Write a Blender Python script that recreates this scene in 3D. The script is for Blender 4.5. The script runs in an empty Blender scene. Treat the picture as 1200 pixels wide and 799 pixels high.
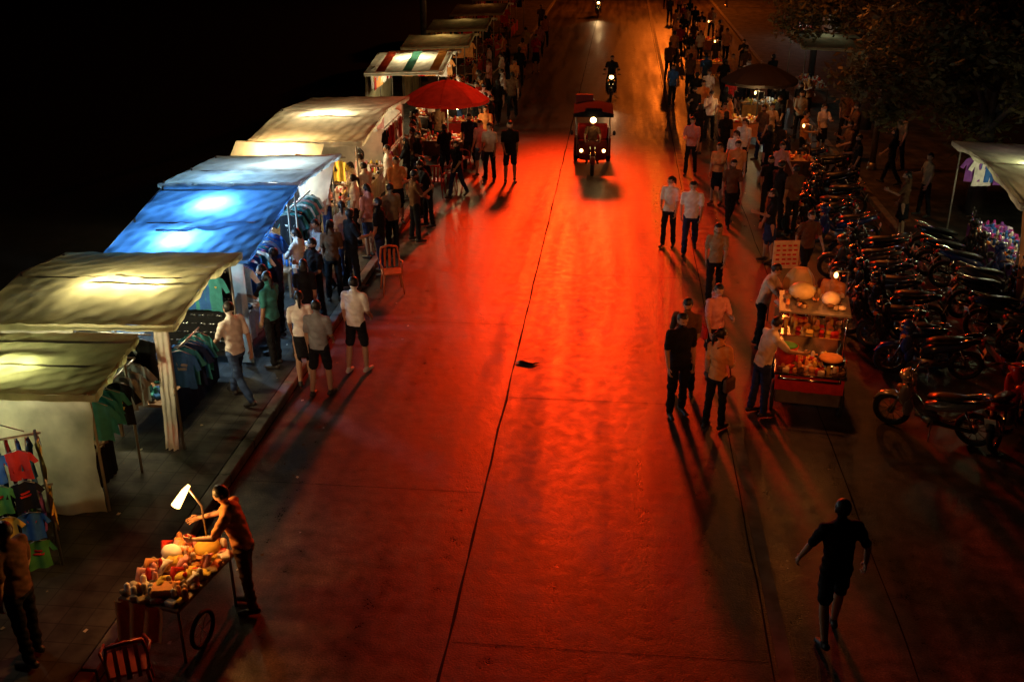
import bpy, math, random
import numpy as np
from mathutils import Vector, Matrix, noise
random.seed(7)
R=math.radians
scene=bpy.context.scene
col=scene.collection

# ---------------------------------------------------------------- materials
MATS={}
def mat(name,c,rough=.7,metal=0.0,var=.25,scale=6,bump=0.0,emit=0,ecol=None,spec=.4,transl=0,coat=0):
    if name in MATS: return MATS[name]
    m=bpy.data.materials.new(name); m.use_nodes=True
    nt=m.node_tree; N=nt.nodes; L=nt.links
    b=N['Principled BSDF']; out=N['Material Output']
    b.inputs['Roughness'].default_value=rough
    b.inputs['Metallic'].default_value=metal
    b.inputs['Specular IOR Level'].default_value=spec
    if coat: b.inputs['Coat Weight'].default_value=coat
    tc=N.new('ShaderNodeTexCoord'); nz=N.new('ShaderNodeTexNoise')
    nz.inputs['Scale'].default_value=scale; nz.inputs['Detail'].default_value=6
    L.new(tc.outputs['Object'],nz.inputs['Vector'])
    cr=N.new('ShaderNodeValToRGB')
    cr.color_ramp.elements[0].position=.3; cr.color_ramp.elements[1].position=.7
    cr.color_ramp.elements[0].color=(*[x*(1-var) for x in c],1)
    cr.color_ramp.elements[1].color=(*[min(1,x*(1+var*.6)) for x in c],1)
    L.new(nz.outputs['Fac'],cr.inputs['Fac'])
    L.new(cr.outputs['Color'],b.inputs['Base Color'])
    if bump:
        bp=N.new('ShaderNodeBump'); bp.inputs['Strength'].default_value=bump; bp.inputs['Distance'].default_value=.02
        L.new(nz.outputs['Fac'],bp.inputs['Height']); L.new(bp.outputs['Normal'],b.inputs['Normal'])
    if emit:
        b.inputs['Emission Color'].default_value=(*(ecol or c),1); b.inputs['Emission Strength'].default_value=emit
        m.cycles.emission_sampling='NONE'
    if transl:
        tr=N.new('ShaderNodeBsdfTranslucent'); mx=N.new('ShaderNodeMixShader'); mx.inputs[0].default_value=transl
        L.new(cr.outputs['Color'],tr.inputs['Color'])
        L.new(b.outputs[0],mx.inputs[1]); L.new(tr.outputs[0],mx.inputs[2]); L.new(mx.outputs[0],out.inputs['Surface'])
    MATS[name]=m; return m

def cloth(n,c,**k): return mat('cloth_'+n,c,rough=.9,var=.22,scale=9,bump=.25,spec=.15,**k)
C=dict(white=cloth('white',(.8,.75,.68)),cream=cloth('cream',(.62,.52,.38)),black=cloth('black',(.012,.012,.014)),
 grey=cloth('grey',(.28,.29,.31)),navy=cloth('navy',(.02,.03,.09)),jeans=cloth('jeans',(.05,.09,.2)),
 orange=cloth('orange',(.7,.3,.1)),pink=cloth('pink',(.65,.3,.28)),red=cloth('red',(.5,.03,.02)),blue=cloth('blue',(.04,.14,.42)),
 teal=cloth('teal',(.05,.25,.25)),yellow=cloth('yellow',(.65,.45,.08)),brown=cloth('brown',(.12,.06,.03)),
 green=cloth('green',(.08,.3,.08)),purple=cloth('purple',(.25,.08,.35)),khaki=cloth('khaki',(.3,.22,.12)),magenta=cloth('magenta',(.5,.05,.25)))
SKIN=mat('skin',(.42,.24,.15),.55,var=.1)
HAIR=mat('hair',(.012,.009,.008),.45,var=.3,scale=40,bump=.4); SHOE=mat('shoe',(.03,.025,.022),.5)
SHOEW=mat('shoe_white',(.5,.48,.45),.5)
EYE=mat('eye',(.05,.04,.04),.2); LIP=mat('lip',(.3,.09,.07),.5)
def tarp(n,c,t=.45,r=.5): return mat('tarp_'+n,c,rough=r,var=.38,scale=2.2,bump=.35,transl=t,spec=.2)
T_BEIGE=tarp('beige',(.55,.48,.28),.6); T_BLUE=tarp('blue',(.13,.37,.85),.7); T_WHITE=tarp('white',(.62,.57,.45),.55)
T_SHEER=tarp('pale_blue',(.62,.76,.78),.6); T_OL=tarp('olive',(.55,.5,.27),.68)
STEEL=mat('steel',(.35,.34,.33),.35,.8); RUST=mat('painted_steel',(.3,.27,.22),.5,.3)
PLAST=mat('black_plastic',(.02,.02,.02),.35); RUB=mat('rubber',(.015,.015,.015),.8)
CHROME=mat('chrome',(.6,.6,.6),.15,1.0,var=.05); WOOD=mat('wood',(.22,.12,.06),.6,scale=12)
TUBE=mat('fluorescent_tube',(1,1,1),emit=14,ecol=(1,.93,.7)); TUBEB=mat('cool_tube',(1,1,1),emit=14,ecol=(.6,.85,1))
BULBW=mat('warm_bulb',(1,.8,.4),emit=5,ecol=(1,.62,.2)); HEADL=mat('headlamp',(1,.9,.6),emit=18,ecol=(1,.62,.2))
REDB=mat('added_red_glow',(1,.1,.03),emit=8,ecol=(1,.05,.01))
ORB=mat('orange_lens',(1,.5,.1),emit=20,ecol=(1,.3,.04))

# ---------------------------------------------------------------- mesh builder
class MB:
    def __init__(s): s.v=[];s.f=[];s.m=[];s.mats=[];s.sm=[]
    def mi(s,m):
        if m not in s.mats: s.mats.append(m)
        return s.mats.index(m)
    def add(s,vs,fs,m,smooth=False):
        o=len(s.v); s.v+= [tuple(v) for v in vs]; k=s.mi(m)
        for f in fs: s.f.append([o+i for i in f]); s.m.append(k); s.sm.append(smooth)
    def box(s,c,d,m,rz=0,rx=0,ry=0,bev=0):
        M=Matrix.Rotation(rz,3,'Z')@Matrix.Rotation(rx,3,'X')@Matrix.Rotation(ry,3,'Y'); c=Vector(c)
        x,y,z=[q/2 for q in d]; b=min(bev,x*.9,y*.9,z*.9)
        if b<=0:
            vs=[c+M@Vector((i*x,j*y,k*z)) for k in(-1,1) for j in(-1,1) for i in(-1,1)]
            s.add(vs,[(0,2,3,1),(4,5,7,6),(0,1,5,4),(2,6,7,3),(0,4,6,2),(1,3,7,5)],m)
        else:
            pr=[(-z,b),(-z+b,0),(z-b,0),(z,b)]; vs=[]
            for zz,ins in pr:
                X=x-ins;Y=y-ins
                for (i,j) in [(-X+b,-Y),(X-b,-Y),(X,-Y+b),(X,Y-b),(X-b,Y),(-X+b,Y),(-X,Y-b),(-X,-Y+b)]:
                    vs.append(c+M@Vector((i,j,zz)))
            fs=[tuple(range(7,-1,-1)),tuple(range(24,32))]
            for k in range(3):
                for q in range(8): fs.append((k*8+q,k*8+(q+1)%8,k*8+8+(q+1)%8,k*8+8+q))
            s.add(vs,fs,m)
    def tube(s,pts,rad,m,n=8,flat=1.0,caps=True):
        pts=[Vector(p) for p in pts]
        if not isinstance(rad,(list,tuple)): rad=[rad]*len(pts)
        vs=[];fs=[];pu=None
        for i,p in enumerate(pts):
            d=(pts[min(i+1,len(pts)-1)]-pts[max(i-1,0)]).normalized()
            if pu is None:
                pu=Vector((1,0,0)) if abs(d.x)<.9 else Vector((0,1,0))
            u=(pu-d*pu.dot(d)).normalized(); w=d.cross(u); pu=u
            for k in range(n):
                a=2*math.pi*k/n; vs.append(p+(u*math.cos(a)+w*math.sin(a)*flat)*rad[i])
        for i in range(len(pts)-1):
            for k in range(n): fs.append((i*n+k,i*n+(k+1)%n,(i+1)*n+(k+1)%n,(i+1)*n+k))
        if caps: fs+= [tuple(range(n-1,-1,-1)),tuple(range((len(pts)-1)*n,len(pts)*n))]
        s.add(vs,fs,m,True)
    def ell(s,c,r,m,M=None,n=12,h=8):
        c=Vector(c); M=M or Matrix.Identity(3); vs=[];fs=[]
        if not isinstance(r,(list,tuple)): r=(r,r,r)
        vs.append(c+M@Vector((0,0,r[2])))
        for i in range(1,h):
            t=math.pi*i/h
            for k in range(n):
                a=2*math.pi*k/n; vs.append(c+M@Vector((r[0]*math.sin(t)*math.cos(a),r[1]*math.sin(t)*math.sin(a),r[2]*math.cos(t))))
        vs.append(c+M@Vector((0,0,-r[2]))); e=len(vs)-1
        for k in range(n):
            fs.append((0,1+k,1+(k+1)%n)); fs.append((e,e-n+(k+1)%n,e-n+k))
        for i in range(h-2):
            for k in range(n): fs.append((1+i*n+k,1+(i+1)*n+k,1+(i+1)*n+(k+1)%n,1+i*n+(k+1)%n))
        s.add(vs,fs,m,True)
    def loft(s,rings,m,n=20):
        vs=[];fs=[]
        for c,u,w,rx,ry in rings:
            for k in range(n):
                a=2*math.pi*k/n; vs.append(c+u*math.cos(a)*rx+w*math.sin(a)*ry)
        for i in range(len(rings)-1):
            for k in range(n): fs.append((i*n+k,i*n+(k+1)%n,(i+1)*n+(k+1)%n,(i+1)*n+k))
        fs+=[tuple(range(n-1,-1,-1)),tuple(range((len(rings)-1)*n,len(rings)*n))]
        s.add(vs,fs,m,True)
    def torus(s,c,Rr,r,m,axis='X',n=24,k=8):
        c=Vector(c);vs=[];fs=[]
        for i in range(n):
            a=2*math.pi*i/n
            for j in range(k):
                b=2*math.pi*j/k; q=Rr+r*math.cos(b); e=r*math.sin(b)
                if axis=='X': p=(e,q*math.cos(a),q*math.sin(a))
                elif axis=='Y': p=(q*math.cos(a),e,q*math.sin(a))
                else: p=(q*math.cos(a),q*math.sin(a),e)
                vs.append(c+Vector(p))
        for i in range(n):
            for j in range(k): fs.append((i*k+j,((i+1)%n)*k+j,((i+1)%n)*k+(j+1)%k,i*k+(j+1)%k))
        s.add(vs,fs,m,True)
    def grid(s,fn,nu,nv,m):
        vs=[fn(i/nu,j/nv) for j in range(nv+1) for i in range(nu+1)]; w=nu+1
        s.add(vs,[(j*w+i,j*w+i+1,(j+1)*w+i+1,(j+1)*w+i) for j in range(nv) for i in range(nu)],m,True)
    def mesh(s,name):
        me=bpy.data.meshes.new(name); me.from_pydata(s.v,[],s.f)
        for m in s.mats: me.materials.append(m)
        me.polygons.foreach_set('material_index',s.m); me.polygons.foreach_set('use_smooth',s.sm); me.update()
        return me
    def build(s,name,loc=(0,0,0),rz=0,rx=0,ry=0,parent=None):
        return put(s.mesh(name),name,loc,rz,rx,ry,parent)
def put(me,name,loc=(0,0,0),rz=0,rx=0,ry=0,parent=None):
    o=bpy.data.objects.new(name,me); col.objects.link(o); o.location=loc; o.rotation_euler=(rx,ry,rz)
    if parent: o.parent=parent
    return o
def light(name,kind,loc,e,c,size=.1,parent=None,rot=None,**k):
    d=bpy.data.lights.new(name,kind); d.energy=e; d.color=c
    d.shadow_soft_size=size
    if kind=='SPOT': d.spot_size=k['ang']; d.spot_blend=k.get('blend',.5)
    o=bpy.data.objects.new(name,d); col.objects.link(o); o.location=loc
    if rot: o.rotation_euler=rot
    if 'aim' in k: o.rotation_euler=(Vector(k['aim'])-Vector(loc)).to_track_quat('-Z','Y').to_euler()
    if parent:
        bpy.context.view_layer.update()
        o.parent=parent; o.matrix_parent_inverse=parent.matrix_world.inverted()
    return o

# ---------------------------------------------------------------- people
def fig(female=False,lean=0,legs=((4,3,3),(-4,2,3)),arms=((5,8,15),(-3,8,15)),turn=0,nod=8,bottom='trousers',hair='short',sleeve=.6,bag=False):
    B=[]
    sw=.155 if female else .175; hw=.085
    ln=R(lean)
    up=Vector((0,math.sin(ln),math.cos(ln))); fw=Vector((0,math.cos(ln),-math.sin(ln))); X=Vector((1,0,0))
    O=Vector((0,0,.93)); mb=MB(); g=SHOE
    def cap(p0,p1,r0,r1,cl,bones=True,n=12):
        p0=Vector(p0);p1=Vector(p1)
        mb.tube([p0,p0.lerp(p1,.5),p1],[r0,(r0+r1)/2*1.03,r1],g,n); mb.ell(p0,r0*.99,g,n=12,h=8); mb.ell(p1,r1*.99,g,n=12,h=8)
        if bones: B.append((p0,p1,r0,r1,cl))
    if female: pr=[(-.07,.158,.115),(0,.155,.112),(.10,.13,.098),(.2,.135,.1),(.30,.155,.125),(.40,.16,.105),(.47,.12,.08),(.52,.055,.055)]
    else: pr=[(-.09,.165,.118),(0,.165,.118),(.12,.155,.112),(.28,.172,.122),(.38,.185,.118),(.45,.165,.095),(.50,.10,.075),(.53,.055,.055)]
    mb.loft([(O+up*s_+fw*(.01 if s_<.1 else 0),X,fw,a,b) for s_,a,b in pr],g,24)
    B.append((O+up*-.04,O+up*.46,.15,.16,0))
    mb.loft([(O+up*s_,X,fw,a,b) for s_,a,b in [(-.16,.10,.08),(-.12,.148,.105),(-.03,.15,.108),(.03,.14,.1)]],g,20)
    B.append((O+up*-.12,O+up*-.1,.15,.15,1))
    low=9
    for sd,(hf,kn,ab) in zip((1,-1),legs):
        h=O+X*sd*hw-Vector((0,0,.06)); a=R(hf); b=R(ab)
        d1=Vector((sd*math.sin(b),math.sin(a)*math.cos(b),-math.cos(a)*math.cos(b)))
        k=h+d1*.41; a2=R(hf-kn)
        d2=Vector((sd*math.sin(b)*.4,math.sin(a2),-math.cos(a2))).normalized(); an=k+d2*.40
        if bottom=='trousers':
            cap(h,k,.088,.066,1); cap(k,k.lerp(an,.93),.064,.058,1)
        elif bottom=='shorts':
            q=h.lerp(k,.85); cap(h,q,.09,.078,1); cap(q,k,.058,.052,3); cap(k,k.lerp(an,.35),.05,.056,3); cap(k.lerp(an,.35),an,.054,.036,3)
        else:
            cap(h,k,.078,.052,3); cap(k,k.lerp(an,.35),.05,.054,3); cap(k.lerp(an,.35),an,.052,.034,3)
        if sd==1: kk=k
        else: kk=(kk+k)/2
        f=Vector((sd*.12,math.cos(R((hf-kn)*.5)),math.sin(R((hf-kn)*.5)))).normalized()
        heel=an-f*.05+Vector((0,0,-.045)); toe=an+f*.16+Vector((0,0,-.06))
        cap(heel,toe,.042,.034,4); cap(an,heel.lerp(toe,.25),.04,.04,4)
        low=min(low,heel.z-.042,toe.z-.034)
    if bottom=='skirt':
        dn=(kk-(O-Vector((0,0,.06)))).normalized(); f2=dn.cross(X).normalized()
        mb.loft([(O+dn*s_,X,f2,a,b) for s_,a,b in [(-.03,.13,.1),(.05,.16,.12),(.15,.17,.13),(.30,.175,.14),(.42,.185,.15)]],g,24)
        B.append((O+dn*.06,O+dn*.42,.155,.165,1))
    hands=[]
    for sd,(sf,ab,el) in zip((1,-1),arms):
        sh=O+up*.435+X*sd*sw; a=R(sf)+0*ln; b=R(ab)
        d1=Vector((sd*math.sin(b),math.sin(a)*math.cos(b),-math.cos(a)*math.cos(b)))
        e=sh+d1*.28; a2=R(sf+el)
        inn=-sd*math.sin(R(min(el,60)*.35))
        d2=Vector((sd*math.sin(b)*.6+inn,math.sin(a2),-math.cos(a2))).normalized(); w=e+d2*.24
        cap(O+up*.44+X*sd*.07,sh,.062,.064,0)
        if sleeve<1:
            q=sh.lerp(e,sleeve+.15); cap(sh,q,.062,.056,0); cap(q,e,.041,.038,3); cap(e,w,.038,.026,3)
        else:
            cap(sh,e,.06,.046,0); cap(e,e.lerp(w,.95),.045,.036,0); cap(w,w+d2*.02,.026,.026,3)
        nrm=(Vector((-sd,0,0))-d2*Vector((-sd,0,0)).dot(d2)).normalized(); wd=d2.cross(nrm).normalized()
        if wd.y+wd.z<0: wd=-wd
        hands.append((sd,w,d2,nrm,wd))
        c0=w+d2*.05; M=Matrix((wd,nrm,d2)).transposed()
        mb.ell(c0,(.04,.017,.055),g,M); B.append((w,w+d2*.09,.03,.03,3))
    nb=O+up*.49; nt=nb+up*.075+fw*.012; cap(nb,nt,.052,.048,3)
    Mh=Matrix((X,fw,up)).transposed()@Matrix.Rotation(R(turn),3,'Z')@Matrix.Rotation(R(-nod),3,'X')
    if lean>35: Mh=Mh@Matrix.Rotation(R(lean*.4),3,'X')
    hc=nt+up*.085+fw*.01
    mb.ell(hc,(.072,.09,.1),g,Mh,16,12)
    mb.ell(hc+Mh@Vector((0,.022,-.05)),(.052,.06,.062),g,Mh,14,10)
    mb.tube([hc+Mh@Vector((0,.085,.005)),hc+Mh@Vector((0,.105,-.028)),hc+Mh@Vector((0,.085,-.035))],[.008,.014,.01],g,8)
    for sd in (1,-1): mb.ell(hc+Mh@Vector((sd*.075,-.005,-.015)),(.012,.02,.032),g,Mh)
    mb.ell(hc+Mh@Vector((0,-.018,.018)),(.084,.092,.1),g,Mh,16,12)
    B.append((hc+Mh@Vector((0,0,-.03)),hc+Mh@Vector((0,0,.02)),.07,.085,9))
    if hair=='long':
        p=[(0,-.07,0),(0,-.085,-.1),(0,-.095,-.22),(0,-.10,-.33)]
        q=[hc+Mh@Vector(p[0])]+[hc+(Mh@Vector((0,-1,0)))*(-p_[1])+up*p_[2] for p_ in p[1:]]
        fy=Mh@Vector((0,1,0))
        mb.loft([(c,Mh@Vector((1,0,0)),fy,a,b) for c,a,b in zip(q,(.075,.085,.085,.05),(.05,.045,.035,.015))],g,16)
        for i in range(3): B.append((q[i],q[i+1],.06,.055,2))
    if hair=='pony':
        q=[hc+Mh@Vector((0,-.095,.04)),hc+Mh@Vector((0,-.14,0)),hc+Mh@Vector((0,-.14,-.1)),hc+Mh@Vector((0,-.12,-.2))]
        mb.tube(q,[.03,.035,.03,.012],g,10)
        for i in range(3): B.append((q[i],q[i+1],.035,.03,2))
    me0=mb.mesh('f0'); ob=bpy.data.objects.new('f0',me0); col.objects.link(ob)
    r=ob.modifiers.new('r','REMESH'); r.mode='VOXEL'; r.voxel_size=.0115
    s2=ob.modifiers.new('s','SMOOTH'); s2.factor=.5; s2.iterations=3
    dg=bpy.context.evaluated_depsgraph_get(); me=bpy.data.meshes.new_from_object(ob.evaluated_get(dg))
    bpy.data.objects.remove(ob)
    n=len(me.polygons); ce=np.zeros(n*3); me.polygons.foreach_get('center',ce); ce=ce.reshape(n,3)
    best=np.full(n,9.); cl=np.zeros(n,int)
    for p0,p1,r0,r1,c in B:
        a=np.array(p0);d=np.array(p1)-a; t=np.clip(((ce-a)@d)/(d@d+1e-9),0,1)
        ds=np.linalg.norm(ce-a-t[:,None]*d,axis=1)-(r0+(r1-r0)*t)
        k=ds<best; best[k]=ds[k]; cl[k]=c
    hl=(ce-np.array(hc))@np.array(Mh)
    hm=cl==9
    hr=(hl[:,2]>.05)|((hl[:,1]<-.012)&(hl[:,2]>-.055))|((abs(hl[:,0])>.066)&(hl[:,2]>.01)&(hl[:,1]<.04))
    cl[hm]=np.where(hr[hm],2,3)
    vs=[v.co.copy() for v in me.vertices]; nn=[v.normal.copy() for v in me.vertices]
    fs=[list(p.vertices) for p in me.polygons]; cls=list(cl)
    isc=[False]*len(vs)
    for f_,c_ in zip(fs,cls):
        if c_<2:
            for i_ in f_: isc[i_]=True
    for i_,v in enumerate(vs):
        if isc[i_]:
            q_=Vector((v.x*9,v.y*9,v.z*16+v.x*8)); vs[i_]=v+nn[i_]*noise.noise(q_)*.016
    bpy.data.meshes.remove(me)
    ex=MB()
    for sd,w,d,nrm,wd in hands:
        for i,(off,ln_) in enumerate([(.027,.07),(.009,.08),(-.010,.074),(-.028,.058)]):
            p=w+d*.088+wd*off; sp=wd*off*.35
            ex.tube([p-d*.012,p+d*ln_*.4+sp*.4+nrm*.004,p+d*ln_*.75+sp*.7+nrm*.02,p+d*ln_*.9+sp*.8+nrm*.042],[.0095,.009,.008,.006],SKIN,6)
        p=w+d*.03+wd*.03
        ex.tube([p,p+d*.025+wd*.022+nrm*.01,p+d*.055+wd*.03+nrm*.022],[.012,.0105,.007],SKIN,6)
    for sd in (1,-1): ex.ell(hc+Mh@Vector((sd*.03,.083,.005)),(.013,.006,.006),EYE,Mh,8,6)
    ex.ell(hc+Mh@Vector((0,.082,-.062)),(.022,.007,.006),LIP,Mh,8,6)
    k=len(vs); vs+=ex.v; fs+=[[i+k for i in f] for f in ex.f]
    cls+=[{SKIN:3,EYE:5,LIP:6}[ex.mats[i]] for i in ex.m]
    me=bpy.data.meshes.new('person_mesh'); me.from_pydata([(v[0],v[1],v[2]-low) for v in vs],[],fs)
    for m in (C['white'],C['black'],HAIR,SKIN,SHOE,EYE,LIP): me.materials.append(m)
    me.polygons.foreach_set('material_index',[int(c) for c in cls]); me.polygons.foreach_set('use_smooth',[True]*len(fs)); me.update()
    return me
F={}
F['m_stand']=fig()
F['m_stand2']=fig(arms=((20,10,70),(0,6,20)),turn=25,bottom='trousers',legs=((6,3,4),(-5,6,6)))
F['m_walk']=fig(legs=((24,8,2),(-20,18,2)),arms=((-22,8,15),(24,8,25)),lean=3)
F['m_wide']=fig(legs=((14,6,4),(-12,14,4)),arms=((-8,26,22),(8,26,22)),bottom='shorts',lean=4)
F['m_shorts']=fig(bottom='shorts',arms=((10,6,40),(-4,5,12)),legs=((8,8,4),(-5,3,5)))
F['m_phone']=fig(arms=((25,8,95),(10,6,60)),nod=28,legs=((3,2,5),(-2,3,6)))
F['m_reach']=fig(lean=14,arms=((45,12,30),(30,12,50)),nod=22)
F['f_stand']=fig(True,hair='long',bottom='skirt',arms=((6,6,20),(30,8,75)))
F['f_stand2']=fig(True,hair='pony',bottom='trousers',arms=((12,7,60),(0,6,15)),turn=-25)
F['f_walk']=fig(True,hair='long',bottom='trousers',legs=((20,6,1),(-18,16,1)),arms=((-16,7,12),(18,7,30)))
F['f_skirt']=fig(True,hair='pony',bottom='skirt',legs=((12,5,1),(-10,10,1)),arms=((-10,7,15),(12,7,25)))
F['f_shorts']=fig(True,hair='long',bottom='shorts',arms=((8,6,20),(-2,6,35)),turn=20)
F['m_drive']=fig(lean=4,legs=((78,70,9),(78,70,9)),arms=((48,14,22),(48,14,22)),nod=0)
def person(name,pose,x,y,face,top,bot,h=1.0,z=0,shoe=SHOE,skin=SKIN,bagc=None):
    o=put(F[pose],name,(x,y,z),R(face)); s=h; o.scale=(s*random.uniform(.97,1.05),s*random.uniform(.97,1.05),s)
    for i,m in enumerate((C[top],C[bot],HAIR,skin,shoe)):
        o.material_slots[i].link='OBJECT'; o.material_slots[i].material=m
    if bagc:
        b=MB()
        b.box((.23,-.03,.86),(.1,.27,.24),C[bagc],bev=.03)
        b.tube([(.2,.05,.97),(.17,.02,1.2),(.08,-.02,1.47),(.0,-.1,1.42)],.012,C[bagc],6)
        b.build('shoulder_bag',parent=o)
    return o
W='pedestrian_woman'; M_='pedestrian_man'; LZ=.144
person(W,'f_skirt',-5.1,15.3,20,'white','black',.97)
person(M_,'m_shorts',-4.68,14.85,-10,'grey','black',.98)
person(M_,'m_shorts',-4.3,15.8,-15,'white','black',1.02,shoe=SHOEW)
person(M_,'m_walk',-5.85,14.25,60,'white','jeans',1.02,z=LZ)
person(W,'f_stand2',-5.6,20.1,40,'white','jeans',.98,z=LZ)
person(W,'f_shorts',-5.42,21.5,60,'pink','jeans',.98,z=LZ,bagc='brown')
person(W,'f_stand',-6.0,18.2,75,'white','navy',.97,z=LZ)
person(M_,'m_stand2',-6.4,19.2,100,'black','black',1.0,z=LZ)
person(M_,'m_stand',-6.05,17.0,80,'navy','black',.97,z=LZ)
person(W,'f_stand2',-5.5,18.8,10,'brown','black',.97,z=LZ)
person(M_,'m_phone',-5.5,17.6,140,'black','black',.98,z=LZ)
person(W,'f_stand',-6.0,16.2,100,'black','jeans',.95,z=LZ)
person(W,'f_walk',-5.4,16.6,10,'black','black',.96,z=LZ)
person(M_,'m_stand2',-5.0,20.8,80,'black','navy',1.0)
person(W,'f_stand2',-5.9,22.3,100,'white','black',.98,z=LZ)
person(M_,'m_stand',-5.0,22.0,40,'khaki','black',1.0)
person(W,'f_stand',-6.3,23.6,110,'cream','jeans',.96,z=LZ)
person(M_,'m_stand2',-6.5,21.2,90,'teal','black',.99,z=LZ)
for (x,y,t,b_,f_,ps) in [(-6.3,20.4,'white','black',80,'f_stand'),(-6.6,22.4,'pink','navy',120,'f_stand2'),(-5.9,23.3,'white','jeans',60,'m_shorts'),(-5.3,24.1,'orange','black',200,'f_stand'),
    (-6.2,24.2,'white','black',100,'m_phone'),(-4.9,25.3,'black','black',20,'m_walk'),(-5.9,19.1,'grey','black',150,'f_walk'),(-5.3,26.9,'black','navy',250,'f_stand2'),(-4.7,23.2,'brown','black',300,'m_phone'),
    (-6.4,15.9,'brown','black',90,'m_phone'),(-5.7,15.6,'teal','black',70,'f_stand2'),(-5.3,19.5,'black','black',310,'m_stand2'),(-5.7,28.4,'white','black',120,'f_stand'),(-4.9,28.9,'black','black',40,'m_phone'),
    (-4.3,27.2,'black','navy',150,'f_walk'),(-6.0,30.4,'orange','black',300,'f_stand2'),(-5.9,32.6,'white','black',200,'m_stand2'),(-4.1,33.2,'black','black',250,'m_stand'),(-4.9,35.9,'red','black',160,'f_stand'),(-5.6,36.4,'white','jeans',90,'m_stand2'),
    (-4.3,37,'black','black',20,'f_walk'),(-5.6,40.5,'orange','black',90,'m_stand2'),(-5.2,41.8,'pink','black',120,'f_stand'),(-5.6,45,'white','black',80,'f_stand2'),(-5.3,48.3,'orange','black',80,'m_phone'),(-5.5,51,'brown','black',80,'m_stand')]:
    person(M_ if ps[0]=='m' else W,ps,x,y,f_,t,b_,random.uniform(.93,1.02),z=LZ if x<-5.2 else 0)
person(W,'f_stand2',-3.62,29.0,170,'white','black',.99)
person(W,'f_shorts',-3.95,29.5,150,'pink','jeans',.97)
person(M_,'m_shorts',-3.02,28.9,190,'black','navy',1.03)
person(M_,'m_reach',-4.6,24.4,120,'black','black',1.0)
person(W,'f_stand2',-6.4,24.9,90,'pink','black',.98,z=LZ)
person(M_,'m_stand2',-5.75,25.2,100,'white','khaki',1.0,z=LZ)
person(W,'f_stand',-5.5,26.3,90,'black','black',.97,z=LZ)
person(M_,'m_phone',-5.55,27.6,80,'brown','black',.97,z=LZ)
for i,(x,y,t,b) in enumerate([(-5.6,31.9,'brown','black'),(-4.4,34.2,'black','black'),(-4.9,36.8,'orange','navy'),(-3.9,38.2,'brown','black'),
    (-4.2,42,'orange','black'),(-4.9,46,'black','jeans'),(-3.9,49,'red','black'),(-4.7,52.5,'yellow','navy'),(-4.1,58,'orange','black'),(-4.8,64,'brown','black'),
    (-5.9,29.6,'black','black'),(-4.4,30.4,'navy','black'),(-4.1,32.0,'orange','black'),(-4.6,35.4,'pink','black'),(-5.2,38.6,'brown','black'),(-4.4,39.6,'white','black'),
    (-4.9,43.6,'white','black'),(-4.3,45,'black','black'),(-4.4,47.6,'orange','black'),(-4.1,54,'pink','black')]):
    person((W,M_)[i%2],('f_walk','m_stand2','f_stand','m_walk')[i%4],x,y,random.choice((0,180,90,160)),t,b,random.uniform(.95,1.03))
person(W,'f_stand2',1.3,23.4,160,'white','black',.99)
person(M_,'m_walk',1.78,23.0,175,'white','navy',1.03)
person(W,'f_stand',2.72,27.2,150,'orange','black',.97)
person(M_,'m_stand',3.2,27.3,190,'orange','black',1.0)
person(M_,'m_stand2',2.2,30.3,170,'pink','black',1.0)
person(W,'f_walk',2.1,20.0,175,'khaki','black',.97)
person(W,'f_stand',1.8,16.3,200,'pink','black',.98,bagc='red')
person(M_,'m_stand',1.12,14.75,200,'black','black',1.02)
person(M_,'m_phone',1.25,15.5,170,'brown','black',1.0)
person(W,'f_stand2',1.68,14.35,-35,'orange','black',.98,bagc='brown')
person('street_vendor','m_reach',2.42,14.9,-70,'cream','navy',.98)
person('street_vendor','m_reach',2.75,17.6,-110,'cream','black',.97)
person('street_vendor','f_stand2',3.9,17.4,150,'orange','black',.97)
person(M_,'m_wide',2.57,9.55,10,'black','black',1.02)
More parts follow.
